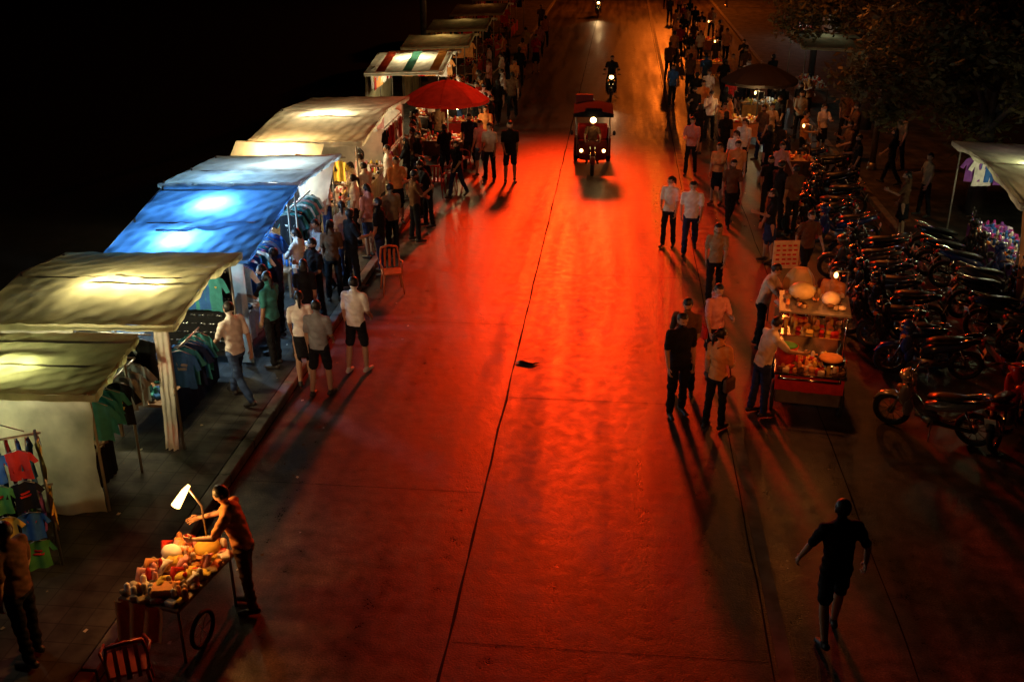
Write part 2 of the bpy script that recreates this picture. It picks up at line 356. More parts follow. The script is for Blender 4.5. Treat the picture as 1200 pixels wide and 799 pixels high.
for i,(x,y,t,b,f) in enumerate([(2.1,41.3,'blue','black',180),(2.2,47.4,'brown','black',0),(3.0,57.8,'orange','black',170),(3.6,44.3,'blue','jeans',0),
    (6.1,35.4,'grey','black',180),(3.65,34.3,'orange','black',90),(3.3,31.8,'black','black',0),(4.5,32.4,'brown','navy',120),(4.3,29.4,'black','black',30),
    (3.0,37.5,'orange','black',180),(4.1,38.8,'red','black',0),(2.6,36,'black','black',180),(2.6,52,'orange','black',0),(3.3,51,'black','black',180),
    (3.1,62,'orange','black',0),(3.8,66,'red','black',180),(3.1,70,'brown','black',0),(4.3,58,'orange','black',180),(5.4,46,'brown','black',200),(6.6,28.6,'black','black',90),
    (2.6,33.0,'black','black',30),(3.9,74,'orange','black',0),(3.2,80,'black','black',0),(7.2,32,'brown','black',90),
    (3.9,26.0,'black','black',170),(4.3,24.6,'brown','black',20),(3.5,22.5,'black','navy',100),(4.1,21.2,'brown','black',200),(3.7,30.4,'white','black',160),(3.1,35.2,'white','black',190),
    (4.9,33.6,'cream','black',200),(5.6,31.5,'orange','black',240),(6.4,37.5,'black','black',150),(3.4,40.4,'white','black',180),(2.9,43.5,'brown','black',0),(3.1,46.5,'orange','black',180),
    (4.4,49.5,'black','black',180),(3.0,54.5,'red','black',0),(3.8,55.8,'brown','black',180),(5.2,53,'orange','black',180),(3.4,59.5,'black','black',0),(5.2,62.5,'orange','black',0),(4.3,69,'black','black',0),(7.8,26.1,'khaki','black',100),(6.9,24.6,'brown','black',70),
    (4.4,27.8,'pink','black',210),(3.3,28.9,'white','black',150),(4.7,30.6,'black','black',330),(3.4,33.4,'orange','black',180),(5.3,34.7,'black','black',120),(4.6,40.6,'orange','black',200),(4.2,42.9,'black','black',20),(5.9,40,'brown','black',180),
    (6.7,30.3,'brown','black',100),(7.7,29.3,'black','black',60),(8.3,31.0,'khaki','black',120),(6.5,33.4,'white','black',200),(7.5,34.9,'brown','black',160),(5.7,36.9,'black','black',180),(6.9,38.9,'orange','black',200),(5.1,42.3,'white','black',180),
    (6.2,43.5,'black','black',30),(3.7,36.4,'black','black',350),(2.9,39.3,'black','black',10),(4.7,44.6,'orange','black',190),(5.6,49,'black','black',180),(3.9,52.6,'white','black',180),(4.5,60.8,'black','black',180),(3.8,63.4,'orange','black',0),(4.4,65,'black','black',0),(5.1,56.3,'brown','black',10),(4.0,25.0,'black','black',300),(2.9,25.3,'brown','black',190)]):
    person((W,M_)[i%2],('f_walk','m_stand2','f_stand','m_walk','f_stand2','m_phone')[i%6],x,y,f,t,b,random.uniform(.93,1.03),z=LZ if x>6.9 else 0)
person('street_vendor','m_reach',-4.02,9.35,95,'orange','brown',.97)
person(M_,'m_stand',-5.95,8.1,80,'brown','black',1.0,z=LZ)

# ---------------------------------------------------------------- ground
def plane(name,x0,x1,y0,y1,z,m,n=1):
    b=MB(); b.grid(lambda u,v:(x0+(x1-x0)*u,y0+(y1-y0)*v,z),n,n,m); return b.build(name)
ground_m=mat('soil',(.02,.018,.015),.95,scale=2,bump=.5,spec=.1)
plane('ground',-400,400,-200,700,-.01,ground_m)
rm=bpy.data.materials.new('asphalt'); rm.use_nodes=True; N=rm.node_tree.nodes; L=rm.node_tree.links; b=N['Principled BSDF']
tc=N.new('ShaderNodeTexCoord')
def nz(scale,det=6,vec=None):
    n=N.new('ShaderNodeTexNoise'); n.inputs['Scale'].default_value=scale; n.inputs['Detail'].default_value=det
    L.new(vec or tc.outputs['Object'],n.inputs['Vector']); return n.outputs['Fac']
def mr(i,a,c,d,e):
    n=N.new('ShaderNodeMapRange'); L.new(i,n.inputs[0])
    for k,q in enumerate((a,c,d,e)): n.inputs[k+1].default_value=q
    return n.outputs[0]
def mth(op,a,c):
    n=N.new('ShaderNodeMath'); n.operation=op
    for k,q in enumerate((a,c)):
        if isinstance(q,(int,float)): n.inputs[k].default_value=q
        else: L.new(q,n.inputs[k])
    return n.outputs[0]
mp=N.new('ShaderNodeMapping'); mp.inputs['Scale'].default_value=(1.6,.10,1); L.new(tc.outputs['Object'],mp.inputs['Vector'])
stre=nz(1.3,6,mp.outputs[0]); big=nz(.35,4); fine=nz(45,8); mid=nz(5,8)
k=mth('MULTIPLY',mth('MULTIPLY',mr(stre,.3,.7,.45,1.4),mr(mid,.3,.7,.4,1.5)),mth('MULTIPLY',mr(fine,.3,.7,.4,1.6),mr(big,.3,.7,.5,1.4)))
mixc=N.new('ShaderNodeVectorMath'); mixc.operation='SCALE'; mixc.inputs[0].default_value=(.066,.048,.04); L.new(k,mixc.inputs['Scale'])
L.new(mixc.outputs[0],b.inputs['Base Color'])
L.new(mth('ADD',mr(stre,.3,.7,-.12,.12),mth('ADD',mr(mid,.3,.7,.36,.52),mr(fine,.3,.7,-.08,.09))),b.inputs['Roughness']); b.inputs['Specular IOR Level'].default_value=.5
bp=N.new('ShaderNodeBump'); bp.inputs['Strength'].default_value=.8; bp.inputs['Distance'].default_value=.006; L.new(fine,bp.inputs['Height'])
bp2=N.new('ShaderNodeBump'); bp2.inputs['Strength'].default_value=.2; bp2.inputs['Distance'].default_value=.03; L.new(mid,bp2.inputs['Height']); L.new(bp.outputs[0],bp2.inputs['Normal'])
L.new(bp2.outputs[0],b.inputs['Normal'])
road=plane('road',-5.2,6.9,-30,260,0,rm)
tar=mat('tar',(.010,.008,.007),.8,spec=.1); gut=mat('gutter_concrete',(.11,.10,.09),.55,scale=14,bump=.3)
for xx in (-1.64,1.9,3.42):
    q=MB(); n=300
    vs=[];w=.016 if xx<0 else .009
    for i in range(n+1):
        y=-5+i*.5; o=noise.noise(Vector((xx*3,y*.9,0)))*.022; ww=w*(1+.8*noise.noise(Vector((y*3,xx,5))))
        vs+=[(xx+o-ww,y,.004),(xx+o+ww,y,.004)]
    q.add(vs,[(2*i,2*i+1,2*i+3,2*i+2) for i in range(n)],tar); q.build('road_joint')
q=MB()
for i in range(14):
    y=6+i*6.1
    q.add([(-5.1,y,.0042),(-1.67,y+.02,.0042),(-1.67,y+.028,.0042),(-5.1,y+.008,.0042)],[(0,1,2,3)],tar)
    q.add([(-1.6,y+3,.0042),(1.87,y+3.02,.0042),(1.87,y+3.028,.0042),(-1.6,y+3.008,.0042)],[(0,1,2,3)],tar)
q.build('road_joint')
plane('road_edge_strip',1.96,2.12,-20,200,.005,mat('worn_strip',(.12,.09,.07),.6,var=.8,scale=3))
pv=bpy.data.materials.new('paving'); pv.use_nodes=True; N=pv.node_tree.nodes; L=pv.node_tree.links; b=N['Principled BSDF']
tc=N.new('ShaderNodeTexCoord'); br=N.new('ShaderNodeTexBrick'); br.inputs['Scale'].default_value=1; br.inputs['Brick Width'].default_value=.3; br.inputs['Row Height'].default_value=.3; br.offset=0
br.inputs['Mortar Size'].default_value=.008; br.inputs['Color1'].default_value=(.07,.063,.052,1); br.inputs['Color2'].default_value=(.09,.08,.066,1); br.inputs['Mortar'].default_value=(.045,.04,.034,1)
L.new(tc.outputs['Object'],br.inputs['Vector']); n1=N.new('ShaderNodeTexNoise'); n1.inputs['Scale'].default_value=2.5; n1.inputs['Detail'].default_value=9; L.new(tc.outputs['Object'],n1.inputs['Vector'])
mx=N.new('ShaderNodeMix'); mx.data_type='RGBA'; mx.blend_type='MULTIPLY'; mx.inputs[0].default_value=.9
cr=N.new('ShaderNodeValToRGB'); cr.color_ramp.elements[0].position=.35; cr.color_ramp.elements[0].color=(.25,.25,.25,1); cr.color_ramp.elements[1].position=.65; L.new(n1.outputs[0],cr.inputs[0])
L.new(br.outputs['Color'],mx.inputs[6]); L.new(cr.outputs[0],mx.inputs[7]); L.new(mx.outputs[2],b.inputs['Base Color']); b.inputs['Roughness'].default_value=.8; b.inputs['Specular IOR Level'].default_value=.2
q=MB(); q.box((-7.95,115,.068),(5.1,290,.144),pv); q.build('pavement')
q=MB(); q.box((9.6,115,.068),(5.1,290,.144),pv); q.build('pavement')
kc=mat('kerb_concrete',(.16,.14,.12),.7,scale=5,bump=.3,var=.5,spec=.2)
for kx in (-5.3,6.97):
    q=MB()
    for i in range(140): q.box((kx,-20+i+.5,.075),(.18,.985,.152),kc,bev=.015)
    q.build('kerb')
q=MB(); q.tube([(-.22,0,.02),(-.1,.05,.03),(.08,-.03,.025),(.2,.04,.015)],[.02,.07,.05,.01],PLAST,8,flat=.35); q.build('litter',(-1.4,16.45,0))
q=MB()
for i in range(240):
    x=random.choice((random.uniform(-5,-3.8),random.uniform(1.8,6.5),random.uniform(-9,-5.5))); y=random.uniform(7,40); a=random.random()*6; s=random.uniform(.012,.04)
    q.add([(x+s*math.cos(a+k*1.57)*random.uniform(.6,1),y+s*math.sin(a+k*1.57),(.15 if x<-5.4 else .008)+.01*random.random()) for k in range(4)],[(0,1,2,3)],C[random.choice(('brown','khaki','cream','grey'))])
q.build('street_litter')

# ---------------------------------------------------------------- stalls
def garment(mb,p,rz,m,s=1.0,kind='shirt'):
    w=.24*s;h=.62*s; rng=random.random()*9
    c,sn=math.cos(rz),math.sin(rz)
    def P(x,z,o=0):
        o+=.02*math.sin(x*38+rng)+.01*math.sin(z*15+rng); return (p[0]+x*c-o*sn,p[1]+x*sn+o*c,p[2]+z)
    n=8
    def row(z,ww): return [P(-ww+2*ww*i/n,z) for i in range(n+1)]
    if kind=='shirt':
        rows=[row(0,w*.45),row(-.05*s,w*.95),row(-.22*s,w*.82),row(-.42*s,w*.84),row(-h,w*.9)]
        vs=[v for r_ in rows for v in r_]; fs=[(j*9+i,j*9+i+1,(j+1)*9+i+1,(j+1)*9+i) for j in range(4) for i in range(n)]
        mb.add(vs,fs,m,True)
        for sd in (1,-1):
            mb.add([P(sd*w*.7,-.02*s),P(sd*w*1.0,-.06*s),P(sd*w*1.45,-.26*s),P(sd*w*1.1,-.3*s),P(sd*w*.8,-.17*s)],[(0,1,2,3,4)],m)
        if random.random()<.6:
            m2=C[random.choice(('white','red','yellow','grey','pink'))]
            for k_ in range(random.choice((1,2,3))):
                zz=-.2*s-k_*.07*s; ww=w*random.uniform(.25,.5)
                for off in (.006,-.006): mb.add([P(-ww,zz,off),P(ww,zz,off),P(ww*.8,zz-.045*s,off),P(-ww*.8,zz-.045*s,off)],[(0,1,2,3)],m2)
    else:
        rows=[row(0,w*.5),row(-.15*s,w*.6),row(-.5*s,w*.8),row(-.85*s,w*1.15)]
        vs=[v for r_ in rows for v in r_]; fs=[(j*9+i,j*9+i+1,(j+1)*9+i+1,(j+1)*9+i) for j in range(3) for i in range(n)]
        mb.add(vs,fs,m,True)
    mb.tube([P(-w*.8,-.04*s),P(0,.03*s),P(w*.8,-.04*s)],.006,STEEL,5); mb.tube([P(0,.03*s),P(0,.08*s)],.004,STEEL,5)
def rack(mb,p0,p1,z,cols,gap=.16,kind='shirt',across=True,s=1.0):
    p0=Vector((*p0,z));p1=Vector((*p1,z)); d=p1-p0; n=int(d.length/gap); a=math.atan2(d.y,d.x)
    mb.tube([p0,p1],.014,STEEL,6)
    for i in range(n):
        q=p0+d*(i+.5)/n; garment(mb,(q.x,q.y,q.z-.08*s),a+(math.pi/2 if across else 0)+random.uniform(-.2,.2),C[random.choice(cols)],s*random.uniform(.9,1.1),kind)
def goods(mb,x0,x1,y0,y1,z,n,cols):
    for i in range(n):
        x=random.uniform(x0,x1);y=random.uniform(y0,y1);m=C[random.choice(cols)]; k=random.random()
        if k<.4: mb.box((x,y,z+.03),(random.uniform(.06,.18),random.uniform(.06,.14),.06),m,rz=random.random()*3,bev=.012)
        elif k<.7: mb.ell((x,y,z+.035),(random.uniform(.03,.07),random.uniform(.03,.07),.035),m,n=8,h=6)
        else: mb.tube([(x,y,z),(x,y,z+.06),(x,y,z+.13),(x,y,z+.15)],[.03,.033,.03,.012],m,8)
def sheet(fn,m,nu=22,nv=16,amp=.02,name=None):
    def g(u,v):
        p=Vector(fn(u,v)); k=noise.noise(p*1.7)*amp+noise.noise(p*5)*amp*.35
        return (p.x+k*.6,p.y+k*.8,p.z+k)
    return g,nu,nv,m
def stall(name,xf,xb,y0,y1,zs,roof_m,wall_m,near=True,back=True,far=False,over=.15,tabs=True,cols=('white','black','red'),rackkind=None,valance=.1):
    b=MB(); sg=1 if xf>xb else -1
    def zz(t):
        for (a,za),(c,zc) in zip(zs,zs[1:]):
            if t<=c: return za+(zc-za)*(t-a)/(c-a)
        return zs[-1][1]
    def roof(u,v):
        x=xf+sg*over+(xb-xf-sg*over)*u; y=y0-.12+(y1-y0+.24)*v
        sag=.03*abs(math.sin(math.pi*u*2))*math.sin(math.pi*v)**.5+.02*abs(math.sin(math.pi*v*3))
        wr=.006*math.sin(u*70+v*12)*(1-v)+.006*math.sin((u+v)*45)
        return (x,y,zz(v)-sag+wr-.10*u)
    b.grid(*sheet(roof,roof_m,60,40,.018))
    b.grid(*sheet(lambda u,v:(xf+sg*(over+.01*math.sin(u*60)),y0-.12+(y1-y0+.24)*u,zz(u)-.002-valance*v*(1+.3*math.sin(u*23))),roof_m,40,3,.012))
    b.grid(*sheet(lambda u,v:(xf+sg*over+(xb-xf-sg*over)*u,y0-.125-.01*math.sin(u*40),zz(0)-.1*u-.002-valance*v),roof_m,30,3,.012))
    if near: b.grid(*sheet(lambda u,v:(xf-sg*.02+(xb-xf)*u,y0+.02*math.sin(u*22)*v-.01-.06*math.sin(v*2.5)+.03*math.sin(u*9+v*4),.16+(zz(0)-.1*u-.02-.16)*(1-v)),wall_m,50,24,.05))
    if back: b.grid(*sheet(lambda u,v:(xb,y0+(y1-y0)*u,.16+(zz(u)-.1-.16)*(1-v)),wall_m,30,14,.03))
    if far: b.grid(*sheet(lambda u,v:(xf-sg*.02+(xb-xf)*u,y1+.02*math.sin(u*20),.16+(zz(1)-.1*u-.02-.16)*(1-v)),wall_m,30,14,.03))
    for y,t in ((y0+.05,0),((y0+y1)/2,.5),(y1-.05,1)):
        for x in (xf-sg*.03,xb+sg*.05):
            if t==.5 and x!=xb+sg*.05: continue
            b.tube([(x,y,.145),(x,y,zz(t)-.07)],.02,RUST,8)
        b.tube([(xf+sg*over,y,zz(t)-.06),(xb,y,zz(t)-.15)],.016,RUST,6)
    for x in (xf-sg*.03,xb+sg*.05):
        dz=-.07 if x==xf-sg*.03 else -.16
        b.tube([(x,y0-.1+(y1-y0+.2)*k/4,zz(k/4)+dz) for k in range(5)],.016,RUST,6)
    if tabs:
        xm=(xf-sg*.75); w=.8
        b.box((xm,(y0+y1)/2,.72),(w,(y1-y0)*.8,.04),WOOD); 
        b.grid(*sheet(lambda u,v:(xm+sg*(w/2+.01+.015*math.sin(u*50)),y0+(y1-y0)*(.1+.8*u),.74-.55*v),C[cols[0]],40,6,.01))
        for sx in(-1,1):
            for sy in (-1,1): b.box((xm+sx*.36,(y0+y1)/2+sy*(y1-y0)*.37,.42),(.04,.04,.56),WOOD)
        goods(b,xm-.36,xm+.36,y0+(y1-y0)*.13,y0+(y1-y0)*.87,.742,int(45*(y1-y0)),cols)
    if rackkind:
        rack(b,(xf-sg*.25,y1-.15),(xb+sg*.3,y1-.15),zz(1)-.22,cols,.2,rackkind,False)
        rack(b,(xb+sg*.2,y0+.2),(xb+sg*.2,y1-.2),zz(.5)-.35,cols,.26,rackkind,False)
    return b
def tube_light(b,p,l=1.1,axis='y',m=TUBE):
    d=(0,l/2,0) if axis=='y' else (l/2,0,0)
    p=Vector(p);d=Vector(d); b.tube([p-d,p+d],.016,m,8); b.box(p+Vector((0,0,.035)),(.05 if axis=='y' else l,.05 if axis=='x' else l,.03),STEEL)
def tlamp(p,e,c,o,sp=.38):
    for k in (-1,0,1): light('stall_lamp','POINT',(p[0]+k*sp,p[1],p[2]),e/3,c,.05,o)
WARM=(1,.86,.5); GRN=(.92,1,.5); COOL=(.42,.72,1); AMB=(1,.68,.28)
b=stall('s',-6.45,-9.2,10.9,12.0,[(0,1.95),(1,2.2)],T_OL,T_WHITE,near=True,cols=('black','white','grey'))
rack(b,(-6.5,11.0),(-6.5,12.3),1.75,('white','black','grey','teal'),.17,'shirt',True,.9)
rack(b,(-6.45,12.2),(-8.6,12.2),1.8,('black','grey','black','white'),.3,'shirt',False)
tube_light(b,(-7.9,11.6,1.9),1.0,'x'); o=b.build('market_stall'); tlamp((-7.95,11.5,1.8),36,GRN,o)
b=stall('s',-6.12,-9.0,12.6,15.2,[(0,2.2),(.5,2.42),(1,2.3)],T_OL,T_WHITE,near=False,cols=('navy','black','blue','teal'),rackkind='shirt')
b.grid(*sheet(lambda u,v:(-6.1-.2*u-.1*v,12.58+.03*math.sin(u*16)*(.3+v),.16+2.0*(1-v)),T_WHITE,16,20,.03))
b.grid(*sheet(lambda u,v:(-7.5-1.5*u,12.58+.03*math.sin(u*26),.16+1.96*(1-v)),T_WHITE,16,20,.03))
rack(b,(-6.4,12.66),(-7.5,12.66),1.95,('black','grey','black'),.28,'shirt',False)
rack(b,(-6.2,13.0),(-6.2,13.8),1.6,('blue','navy','teal'),.13,'shirt',True)
b.box((-6.85,15.3,1.25),(1.25,.05,1.6),PLAST)
for i in range(10):
    for j in range(8):
        z=.57+i*.155; x=-7.38+j*.152
        for k in (-1,1): b.ell((x+k*.03,15.255,z),(.026,.008,.02),(CHROME if (i+j)%3 else PLAST),n=8,h=6)
        b.tube([(x-.055,15.25,z+.01),(x+.055,15.25,z+.01)],.004,CHROME,5)
tube_light(b,(-7.1,13.7,2.26),1.3,'x'); o=b.build('market_stall'); tlamp((-7.2,13.7,2.16),105,WARM,o,.45)
b=stall('s',-6.1,-8.6,15.6,18.3,[(0,2.12),(1,2.62)],T_BLUE,T_SHEER,near=False,cols=('white','blue','grey','black'),valance=.06)
b.grid(*sheet(lambda u,v:(-6.08-.28*u,15.58,.2+1.9*(1-v)),T_WHITE,10,14,.03))
rack(b,(-6.35,15.9),(-6.35,17.9),1.9,('white','teal','black','blue'),.14,'shirt',True)
tube_light(b,(-7.5,16.6,2.17),1.0,'x',TUBEB)
o=b.build('market_stall')
light('stall_lamp','POINT',(-7.5,16.3,1.98),170,COOL,.06,o); light('stall_lamp','POINT',(-7.35,17.7,2.27),180,COOL,.06,o)
b=stall('s',-6.05,-8.7,18.5,21.3,[(0,2.66),(1,2.5)],T_SHEER,T_SHEER,near=False,cols=('white','blue','grey','black'),rackkind='dress',valance=.06)
b.grid(*sheet(lambda u,v:(-6.0-.9*u,21.35-1.2*v*(1-u),2.5-.95*v),T_WHITE,16,12,.05))
rack(b,(-6.35,18.8),(-6.35,20.4),1.95,('black','white','pink','teal'),.16,'shirt',True)
tube_light(b,(-7.4,19.5,2.4),1.0,'x',TUBEB)
o=b.build('market_stall')
light('stall_lamp','POINT',(-7.6,19.2,2.05),42,COOL,.06,o); light('stall_lamp','POINT',(-7.0,20.5,1.95),65,(.9,.95,.9),.06,o)
b=stall('s',-5.95,-8.6,23.0,28.4,[(0,2.45),(.5,2.7),(1,2.5)],T_WHITE,T_WHITE,near=False,far=True,cols=('white','pink','yellow','red','black'),rackkind='shirt')
b.grid(*sheet(lambda u,v:(-6.7-2.1*u,22.9-.6*v,2.4-.35*v),T_WHITE,16,10,.03))
rack(b,(-6.0,26.0),(-6.0,28.2),2.1,('white','black','pink','red'),.3,'shirt',False,.9)
rack(b,(-6.0,26.0),(-6.0,28.2),1.4,('pink','white','magenta','yellow'),.3,'shirt',False,.9)
rack(b,(-6.3,23.2),(-7.4,23.2),2.0,('black','yellow','black'),.3,'shirt',False,.9)
tube_light(b,(-7.2,25.2,2.48),1.2,'x'); tube_light(b,(-7.7,22.9,2.15),1.0,'x'); o=b.build('market_stall')
tlamp((-7.3,25.4,2.33),150,WARM,o); tlamp((-7.7,22.85,1.95),240,AMB,o)
def umbrella(name,x,y,r,z,m,m2,pole=True):
    b=MB(); n=8; rings=6
    for i in range(n):
        a0=2*math.pi*i/n;a1=2*math.pi*(i+1)/n
        def g(u,v):
            a=a0+(a1-a0)*u; rr=r*v*(1-.05*math.sin(math.pi*u)*v); return (rr*math.cos(a),rr*math.sin(a),z-.45*r*.9*v**1.7+.03*math.sin(math.pi*u)*v*-1)
        b.grid(g,5,rings,m if i%2 else m2)
        def h(u,v):
            a=a0+(a1-a0)*u; rr=r*(1-.05*math.sin(math.pi*u)); return (rr*math.cos(a),rr*math.sin(a),z-.405*r-.03*math.sin(math.pi*u)-.1*v)
        b.grid(h,5,1,m)
        b.tube([(.03*math.cos(a0),.03*math.sin(a0),z-.02),(r*.5*math.cos(a0),r*.5*math.sin(a0),z-.15*r),(r*math.cos(a0),r*math.sin(a0),z-.41*r)],.008,STEEL,5)
    b.tube([(0,0,.05),(0,0,z+.05)],.022,STEEL,8); b.ell((0,0,z+.07),.035,STEEL)
    b.tube([(0,0,.0),(0,0,.1),(0,0,.12)],[.25,.24,.04],gut,14)
    return b.build(name,(x,y,0))
UR=mat('umbrella_red',(.42,.02,.012),.9,transl=.35,var=.25,spec=.1); UG=mat('umbrella_dark',(.03,.02,.015),.8,transl=.1)
umbrella('market_umbrella',-5.2,31.3,1.3,2.5,UR,UR)
umbrella('market_umbrella',4.8,36.4,1.3,2.4,UG,UG)
def table(x,y,w,d,cols,n,name='market_table',lamp=None,e=30,z0=0):
    b=MB(); b.box((0,0,.74),(w,d,.04),WOOD)
    for sx in(-1,1):
        for sy in (-1,1): b.tube([(sx*(w/2-.05),sy*(d/2-.05),0),(sx*(w/2-.05),sy*(d/2-.05),.72)],.018,STEEL,6)
    for s_ in(-1,1):
        b.grid(*sheet(lambda u,v:(-w/2+w*u,s_*(d/2+.012+.012*math.sin(u*40)),.755-.45*v),C[cols[0]],24,5,.006))
    goods(b,-w/2+.06,w/2-.06,-d/2+.06,d/2-.06,.762,n,cols)
    if lamp:
        b.tube([(w*.4,0,.76),(w*.4,0,1.7),(w*.2,0,1.75)],.012,STEEL,6); b.ell((w*.2,0,1.68),(.035,.035,.05),BULBW)
    o=b.build(name,(x,y,z0))
    if lamp: light('table_lamp','POINT',(x+w*.2,y,z0+1.6),e,lamp,.05,o)
    return o
table(-5.2,31.2,1.6,1.0,('brown','red','white','orange'),60,lamp=AMB,e=40)
table(-5.0,33.9,1.4,.9,('red','white','orange'),50,lamp=AMB,e=22)
b=stall('s',-5.9,-8.4,34.0,38.0,[(0,2.35),(.5,2.7),(1,2.5)],T_WHITE,T_BEIGE,near=False,cols=('red','orange','white'),rackkind='shirt')
for k in range(3):
    b.grid(*sheet(lambda u,v:(-5.9-.9*k-.3*u,33.9+4.1*v,2.39+.35*(1-abs(2*v-1))-.04*k),tarp(('orange_stripe','teal_stripe','red_stripe')[k],((.6,.25,.06),(.1,.35,.3),(.5,.06,.03))[k],.5),3,12,.01))
tube_light(b,(-7,36,2.3),1.2,'x'); o=b.build('market_stall'); tlamp((-7,35.6,2.25),120,WARM,o)
for (y0,y1,rmm,e,c) in [(40,43.5,T_BEIGE,18,AMB),(45.5,49.5,T_BEIGE,8,AMB),(52,57,T_BEIGE,5,(1,.4,.12)),(60,65,T_BEIGE,4,(1,.4,.12))]:
    b=stall('s',-5.9,-8.4,y0,y1,[(0,2.4),(.5,2.65),(1,2.4)],rmm,T_BEIGE,near=False,cols=('red','orange','black'),rackkind='shirt')
    o=b.build('market_stall'); light('stall_lamp','POINT',(-7,(y0+y1)/2,2.1),e,c,.06,o)
b=MB()
for (x,y) in ((-8.0,8.95),(-6.5,9.75)): b.tube([(x,y,.145),(x,y,2.0)],.018,STEEL)
rack(b,(-8.0,8.95),(-6.45,9.78),1.95,('magenta','yellow','green','black','blue','red','pink'),.1,'shirt',True,.85)
rack(b,(-8.0,8.98),(-6.45,9.81),1.25,('purple','green','magenta','black','yellow','white'),.1,'shirt',True,.8)
for i in range(4):
    for j in range(6): garment(b,(-7.75+.24*j,8.92+.13*j-.15,1.9-.4*i),.48+random.uniform(-.1,.1),C[('magenta','green','black','yellow','blue','red','black','pink','purple','green','black')[(i*5+j)%11]],.6)
b.ell((-6.75,9.1,1.95),(.035,.035,.05),BULBW); b.tube([(-6.75,9.1,2.0),(-6.8,9.5,2.2),(-6.6,9.7,2.0)],.008,STEEL,5)  # bulb added, with the light below, to brighten the rack
o=b.build('clothes_rack'); light('added_rack_fill','POINT',(-6.7,8.7,2.2),10,(1,.9,.75),.05,o)
def chair(x,y,rz,m,name='plastic_chair'):
    b=MB(); b.box((0,0,.44),(.42,.42,.03),m,bev=.012)
    for sx in(-1,1):
        b.tube([(sx*.17,.17,.43),(sx*.22,.22,0)],[.022,.016],m,6); b.tube([(sx*.17,-.17,.43),(sx*.22,-.23,0)],[.022,.016],m,6)
        b.tube([(sx*.19,-.18,.43),(sx*.2,-.24,.66),(sx*.17,-.28,.88)],.018,m,6)
        b.tube([(sx*.2,-.22,.62),(sx*.24,-.02,.64),(sx*.2,.16,.6),(sx*.19,.18,.44)],.016,m,6)
    b.tube([(-.17,-.28,.88),(0,-.31,.91),(.17,-.28,.88)],.022,m,6); b.box((0,-.25,.66),(.05,.015,.42),m,rx=-.2)
    for k in (-.1,.1): b.box((k,-.25,.66),(.04,.015,.42),m,rx=-.2)
    return b.build(name,(x,y,0),rz)
CH=mat('orange_plastic',(.6,.13,.03),.4); RP=mat('red_plastic',(.4,.03,.02),.4); chair(-4.55,19.8,R(200),CH)
for i in range(4): chair(-4.9+.3*(i%2),27.3+.9*i,R(80*i),RP)

b=MB()
b.box((0,0,.72),(.75,1.15,.05),WOOD,bev=.01)
for sx in(-1,1):
    for sy in(-1,1): b.tube([(sx*.32,sy*.5,0),(sx*.32,sy*.5,.7)],.02,STEEL,6)
    b.torus((sx*.36,-.2,.22),.2,.025,RUB)
    for k in range(6): b.tube([(sx*.36,-.2,.22),(sx*.36,-.2+.19*math.cos(k*1.047),.22+.19*math.sin(k*1.047))],.006,STEEL,4)
b.grid(*sheet(lambda u,v:(-.38+.6*u,-.6-.02*math.sin(u*20)-.08*v,.74-.5*v*(1-.3*u)),C['orange'],16,8,.03))
goods(b,-.36,.36,-.56,.55,.745,130,('cream','orange','yellow','white','red','pink','khaki','orange'))
for (x,y,r) in ((.1,.42,.15),(-.1,.1,.1),(.15,-.15,.08)): b.ell((x,y,.82),(r,r,r*.7),C['yellow'],n=14)
b.ell((-.18,.15,.88),(.12,.1,.09),C['white']); b.box((.1,-.4,.83),(.26,.2,.1),C['orange'],rz=.4,bev=.02)
for k in range(22):
    x=random.uniform(-.34,.34); y=random.uniform(-.5,.4); b.tube([(x,y,.78),(x+random.uniform(-.1,.1),y+.1,.88),(x+random.uniform(-.1,.1),y+.2,.84)],[.03,.04,.015],C[random.choice(('orange','white','yellow','pink','red'))],7)
b.tube([(.05,.5,.74),(.02,.52,1.3),(-.08,.46,1.55)],.012,STEEL,6); b.tube([(-.2,.36,1.35),(-.11,.44,1.52),(-.07,.47,1.58)],[.055,.035,.02],BULBW,10)
o=b.build('vendor_cart',(-4.62,8.95,0),R(-12)); light('vendor_lamp','POINT',(-4.66,9.22,1.52),38,(1,.42,.09),.05,o)
chair(-4.75,7.85,R(30),RP)

b=MB()
b.box((0,0,.5),(1.0,1.5,.5),STEEL,bev=.02); b.box((0,0,.78),(1.1,1.65,.04),CHROME,bev=.01)
b.grid(*sheet(lambda u,v:(-.52+1.04*u,-.78-.012*math.sin(u*30),.79-.3*v),C['red'],24,8,.012))
for sx in(-1,1):
    for sy in(-.5,.55):
        b.torus((sx*.53,sy,.26),.23,.028,RUB)
        for k in range(8): b.tube([(sx*.53,sy,.26),(sx*.53,sy+.22*math.cos(k*.785),.26+.22*math.sin(k*.785))],.005,CHROME,4)
        b.ell((sx*.53,sy,.26),.035,CHROME)
for sx in(-1,1):
    for sy in (-.1,.75): b.tube([(sx*.5,sy,.8),(sx*.5,sy,1.55)],.014,CHROME,6)
b.box((0,.32,1.56),(1.1,.95,.03),STEEL); b.box((0,.32,1.15),(1.0,.85,.02),CHROME)
goods(b,-.45,.45,0,.7,1.165,40,('yellow','cream','orange','red')); goods(b,-.5,.5,-.75,-.15,.8,110,('orange','yellow','red','cream','orange','brown'))
goods(b,-.45,.45,-.05,.7,1.58,26,('orange','brown','cream','khaki'))
b.ell((-.2,.5,1.7),(.22,.16,.15),mat('plastic_bag',(.75,.62,.3),.4,transl=.3)); b.ell((.25,.3,1.68),(.15,.13,.12),C['cream'])
BK=mat('red_bucket',(.6,.05,.03),.35)
